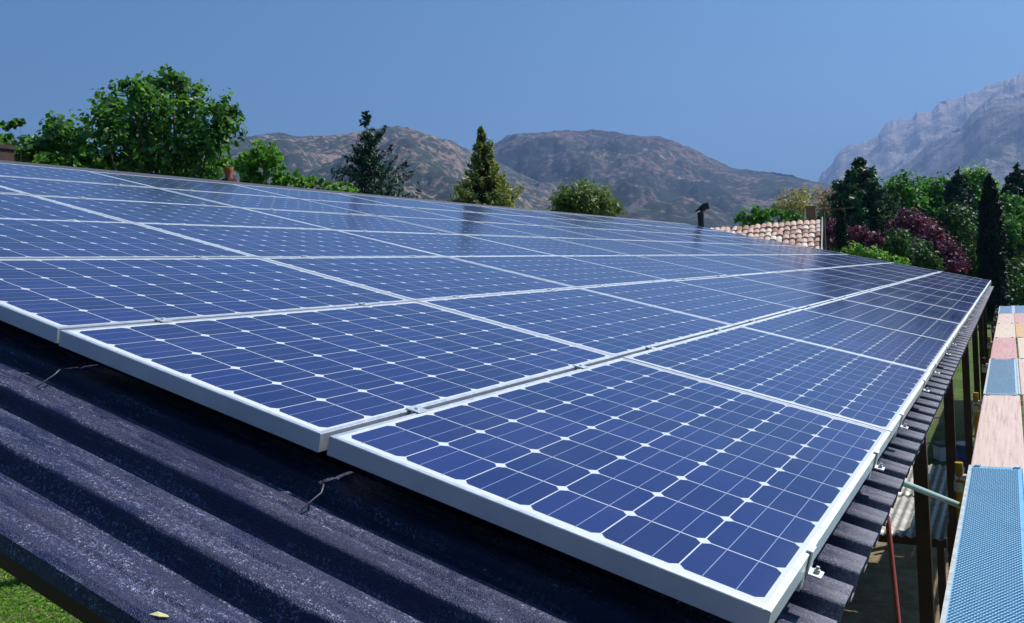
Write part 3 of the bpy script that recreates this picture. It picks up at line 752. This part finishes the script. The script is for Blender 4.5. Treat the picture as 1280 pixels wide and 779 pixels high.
# dark corner of a neighbouring chimney, orange pot
q = at(2, 196, 14.5)
t = thing('chimney', 'dark brown brick chimney cut off by the left edge of photo', 'chimney', (q[0], q[1], LOW))
b = MB(); q[2] -= LOW; b.box((-.20, -.16, 0), (.10, .16, q[2]+.12)); b.build('shaft', M['fascia'], t); b = MB(); b.box((-.23, -.19, q[2]+.121), (.13, .19, q[2]+.19)); b.build('cap', M['post'], t)
q = at(286, 224, 17.2)
t = thing('chimney_pot', 'small rusty orange clay chimney pot peeping over the ridge', 'chimney', (q[0], q[1], LOW))
mt_o = mat('orange_clay', (.42, .12, .035), .8)
b = MB(); q[2] -= LOW; b.box((-.11, -.11, 0), (.11, .11, q[2])); b.build('stack', M['fascia'], t)
b = MB(); b.tube([(0, 0, q[2]+.001), (0, 0, q[2]+.10), (0, 0, q[2]+.16), (0, 0, q[2]+.22)], [.08, .075, .10, .10], 14); b.build('pot', mt_o, t)

# behind the tiled roof
tree('shrub', 'dark green leafy shrub showing above the tiled roof', 'shrub',
     [(930,272,14,9),(950,268,16,9),(972,268,16,9),(990,272,12,9),(1000,282,14,10),(945,282,18,10)], 31, 2200, .085, L['broad'], dj=.6, r0=.08, clump=.14, shell=.4)
tree('bare_tree', 'pale tawny half bare tree against the dark hill', 'tree',
     [(990,250,18,13),(1008,246,16,12),(1000,262,20,12),(975,262,14,10)], 48, 1900, .085, L['tawny'], dj=1.5, r0=.13, clump=.28, shell=.3, aspect=2)
tree('bare_tree', 'russet thin tree between the pale tree and the cedar', 'tree',
     [(1036,246,14,12),(1042,262,12,14),(1028,262,10,12)], 50, 1200, .085, L['tawny_red'], dj=1, r0=.12, clump=.28, shell=.3, aspect=2)
conifer('cypress', 'slim small dark cypress beside the end of the tiled house', 'tree', (1050, 251), 30, [(0, .02), (.5, .14), (1.5, .20), (6, .24)], 420, L['cypress'], -.8, .2, 160, .045, .12, .8, .05)
tree('purple_shrub', 'purple leaved shrub between the house end and cedar', 'shrub',
     [(1036,285,10,14),(1046,296,14,12),(1065,292,12,10),(1030,300,10,10)], 33, 2200, .075, L['purple'], dj=.5, r0=.06, clump=.14, shell=.4)
conifer('cedar_tree', 'tall dark cedar with layered branches beside the russet tree', 'tree', (1073, 196), 44, [(0, .05), (.5, .45), (1.3, 1.0), (2.5, 1.65), (4, 2.1), (8, 2.6)], 240, L['cedar'], .10, .10, 150, .085, .26, 1.0, .2)
tree('broadleaf_tree', 'rounded green tree right next to the tall cedar', 'tree',
     [(1128,232,18,14),(1118,250,20,18),(1138,255,20,20),(1125,275,26,18)], 50, 4200, .15, L['broad'], dj=1.2, r0=.2, clump=.30, shell=.45)
tree('broadleaf_tree', 'green tree between the rounded tree and the dark firs', 'tree',
     [(1166,236,15,14),(1158,255,17,18),(1176,258,16,18),(1168,280,20,18)], 52, 3800, .15, L['broad'], dj=1.2, r0=.2, clump=.30, shell=.45)
conifer('fir_tree', 'dark dense fir in front of a bright green tree', 'tree', (1197, 212), 46, [(0, .05), (.6, .45), (1.5, .8), (3, 1.2), (8, 1.9)], 260, L['dark_conifer'], .22, .10, 150, .085, .18, .8, .18)
tree('broadleaf_tree', 'bright green tree top glowing between the firs and cypress', 'tree',
     [(1216,222,18,10),(1226,236,18,14),(1210,244,16,14),(1232,256,16,18)], 54, 3600, .15, L['bright'], dj=1, r0=.2, clump=.28, shell=.45)
conifer('cypress', 'tall slender almost black cypress at the right', 'tree', (1236, 219), 40, [(0, .02), (.7, .24), (1.8, .42), (4, .55), (8, .58)], 800, L['cypress'], -.9, .2, 170, .06, .10, .3, .12)
conifer('fir_tree', 'dark fir cut off by the right edge of the photo', 'tree', (1271, 206), 48, [(0, .04), (.6, .4), (1.6, .8), (3, 1.2), (8, 1.8)], 240, L['dark_conifer'], .2, .1, 150, .085, .25, .8, .16)
tree('broadleaf_tree', 'spreading green tree right of the black cypress', 'tree',
     [(1262,256,16,14),(1275,272,18,18),(1258,285,16,20),(1284,300,20,20),(1300,262,20,20)], 46, 4200, .13, L['broad'], dj=1, r0=.2, clump=.25, shell=.45)
tree('purple_shrub', 'big purple flowering shrub sloping down below the green trees', 'shrub',
     [(1132,276,17,12),(1146,284,19,14),(1160,296,21,15),(1176,311,21,15),(1192,326,18,12),(1122,288,13,11),(1185,332,22,10)], 38, 7200, .080, L['purple'], dj=.6, r0=.08, clump=.17, shell=.45)
tree('purple_shrub', 'smaller purple shrub left of the big purple one', 'shrub',
     [(1072,292,12,8),(1088,298,14,9),(1100,306,12,8)], 37, 1700, .075, L['purple'], dj=.4, r0=.06, clump=.14, shell=.45)
tree('shrub', 'dark green rounded bush hugging the big purple shrub', 'shrub',
     [(1122,300,18,16),(1138,316,22,16),(1112,318,18,14),(1158,330,20,14)], 36, 3800, .080, L['deep'], dj=.5, r0=.07, clump=.16, shell=.45)
tree('hedge_shrub', 'bright green low hedge right behind the far panel edge', 'hedge',
     [(1062,312,16,8),(1082,318,18,8),(1102,324,18,8),(1122,330,16,8),(1050,318,14,9)], 30, 3000, .065, L['bright'], dj=.4, r0=.04, clump=.11, shell=.45)
tree('hedge_shrub', 'deep green mass of bushes under the fir and black cypress', 'hedge',
     [(1205,300,20,22),(1190,275,20,22),(1215,325,22,18),(1196,345,22,16),(1175,290,16,16)], 42, 6000, .11, L['deep'], dj=.8, r0=.1, clump=.20, shell=.5)
tree('hedge', 'dark tall hedge closing the yard behind the scaffold planks', 'hedge',
     [(1210,350,22,18),(1235,345,24,22),(1262,345,26,24),(1290,345,26,24),(1250,365,30,16),(1280,368,30,16),(1225,368,20,14),(1320,350,30,30)], 44, 9500, .11, L['deep'], dj=1.0, r0=.1, clump=.20, shell=.45)
# wider grove so the view holds up when one steps aside
for i, (x_, y_, d_) in enumerate(((1345, 235, 50), (1390, 215, 56), (-60, 150, 22), (-130, 165, 26))):
    tree('broadleaf_tree', ['green tree just past the right edge of the picture', 'tall green tree further past the right edge of the picture', 'green tree just past the left edge of the picture', 'green tree further past the left edge of the picture'][i], 'tree',
         [(x_, y_, 26, 22), (x_-22, y_+24, 26, 24), (x_+22, y_+28, 26, 24), (x_, y_+50, 34, 26)], d_, 2600, .15, L['broad'], dj=1, r0=.2, clump=.3, shell=.45)
for i, (x_, y_, rr_, hh) in enumerate(((-9, -13, 3.2, 8.5), (-2.5, -15, 3.4, 9.5), (4, -14, 3.2, 8.5), (-15, -10, 3.0, 8.0), (10, -11, 3.2, 8.5))):  # unseen trees added to block low sky and darken frame sides and furrows
    bp = np.array([x_, y_, ground_z(x_)])
    t = thing('broadleaf_tree', ['dark green tree behind the viewpoint, left of the middle one', 'dark green middle tree of the row behind the viewpoint', 'dark green tree behind the viewpoint, right of the middle one', 'dark green tree ending the row behind the viewpoint, roof ridge side', 'dark green tree ending the row behind the viewpoint, scaffold side'][i], 'tree', tuple(bp))
    bl = [(np.array([rng.uniform(-.5, .5)*rr_, rng.uniform(-.5, .5)*rr_, hh*f_]), (rr_*.75, rr_*.75, hh*.24)) for f_ in (.28, .45, .6, .75, .85)]
    P, O = blob_points(bl, 5200, .35, .5); link('crown', leaf_mesh('crown', P, .24, L['deep'], .35, O, 1.4), (), t)
    trunk_mb(np.zeros(3), [b_[0] for b_ in bl], .22).build('trunk', M['bark'], t)
# grass blades in the corner of lawn that shows under the roof
c0 = atz(40, 745, LOW)
k = 30000
P = np.stack([c0[0] + rng.uniform(-4.0, 3.4, k), c0[1] + rng.uniform(-2.5, 3.0, k), LOW + rng.uniform(.01, .05, k)], 1)
me = leaf_mesh('grass', P, .022, L['grass'], -.2, None, 3.4)
tag(link('grass', me, ()), 'green lawn grass below the shed roof edge', 'grass', kind='stuff')

# ------------------------------------------------------------------ air
b = MB(); b.box((-8500, -600, -2.6), (7500, 11500, 1750))
hz_m = bpy.data.materials.new('air'); hz_m.use_nodes = True; t = hz_m.node_tree; t.nodes.clear()
pv = t.nodes.new('ShaderNodeVolumePrincipled'); ou = t.nodes.new('ShaderNodeOutputMaterial')
pv.inputs['Color'].default_value = (.34, .52, 1.0, 1); pv.inputs['Density'].default_value = 1.5e-4; pv.inputs['Anisotropy'].default_value = .2
t.links.new(pv.outputs[0], ou.inputs['Volume'])
tag(b.build('haze', hz_m), kind='stuff')
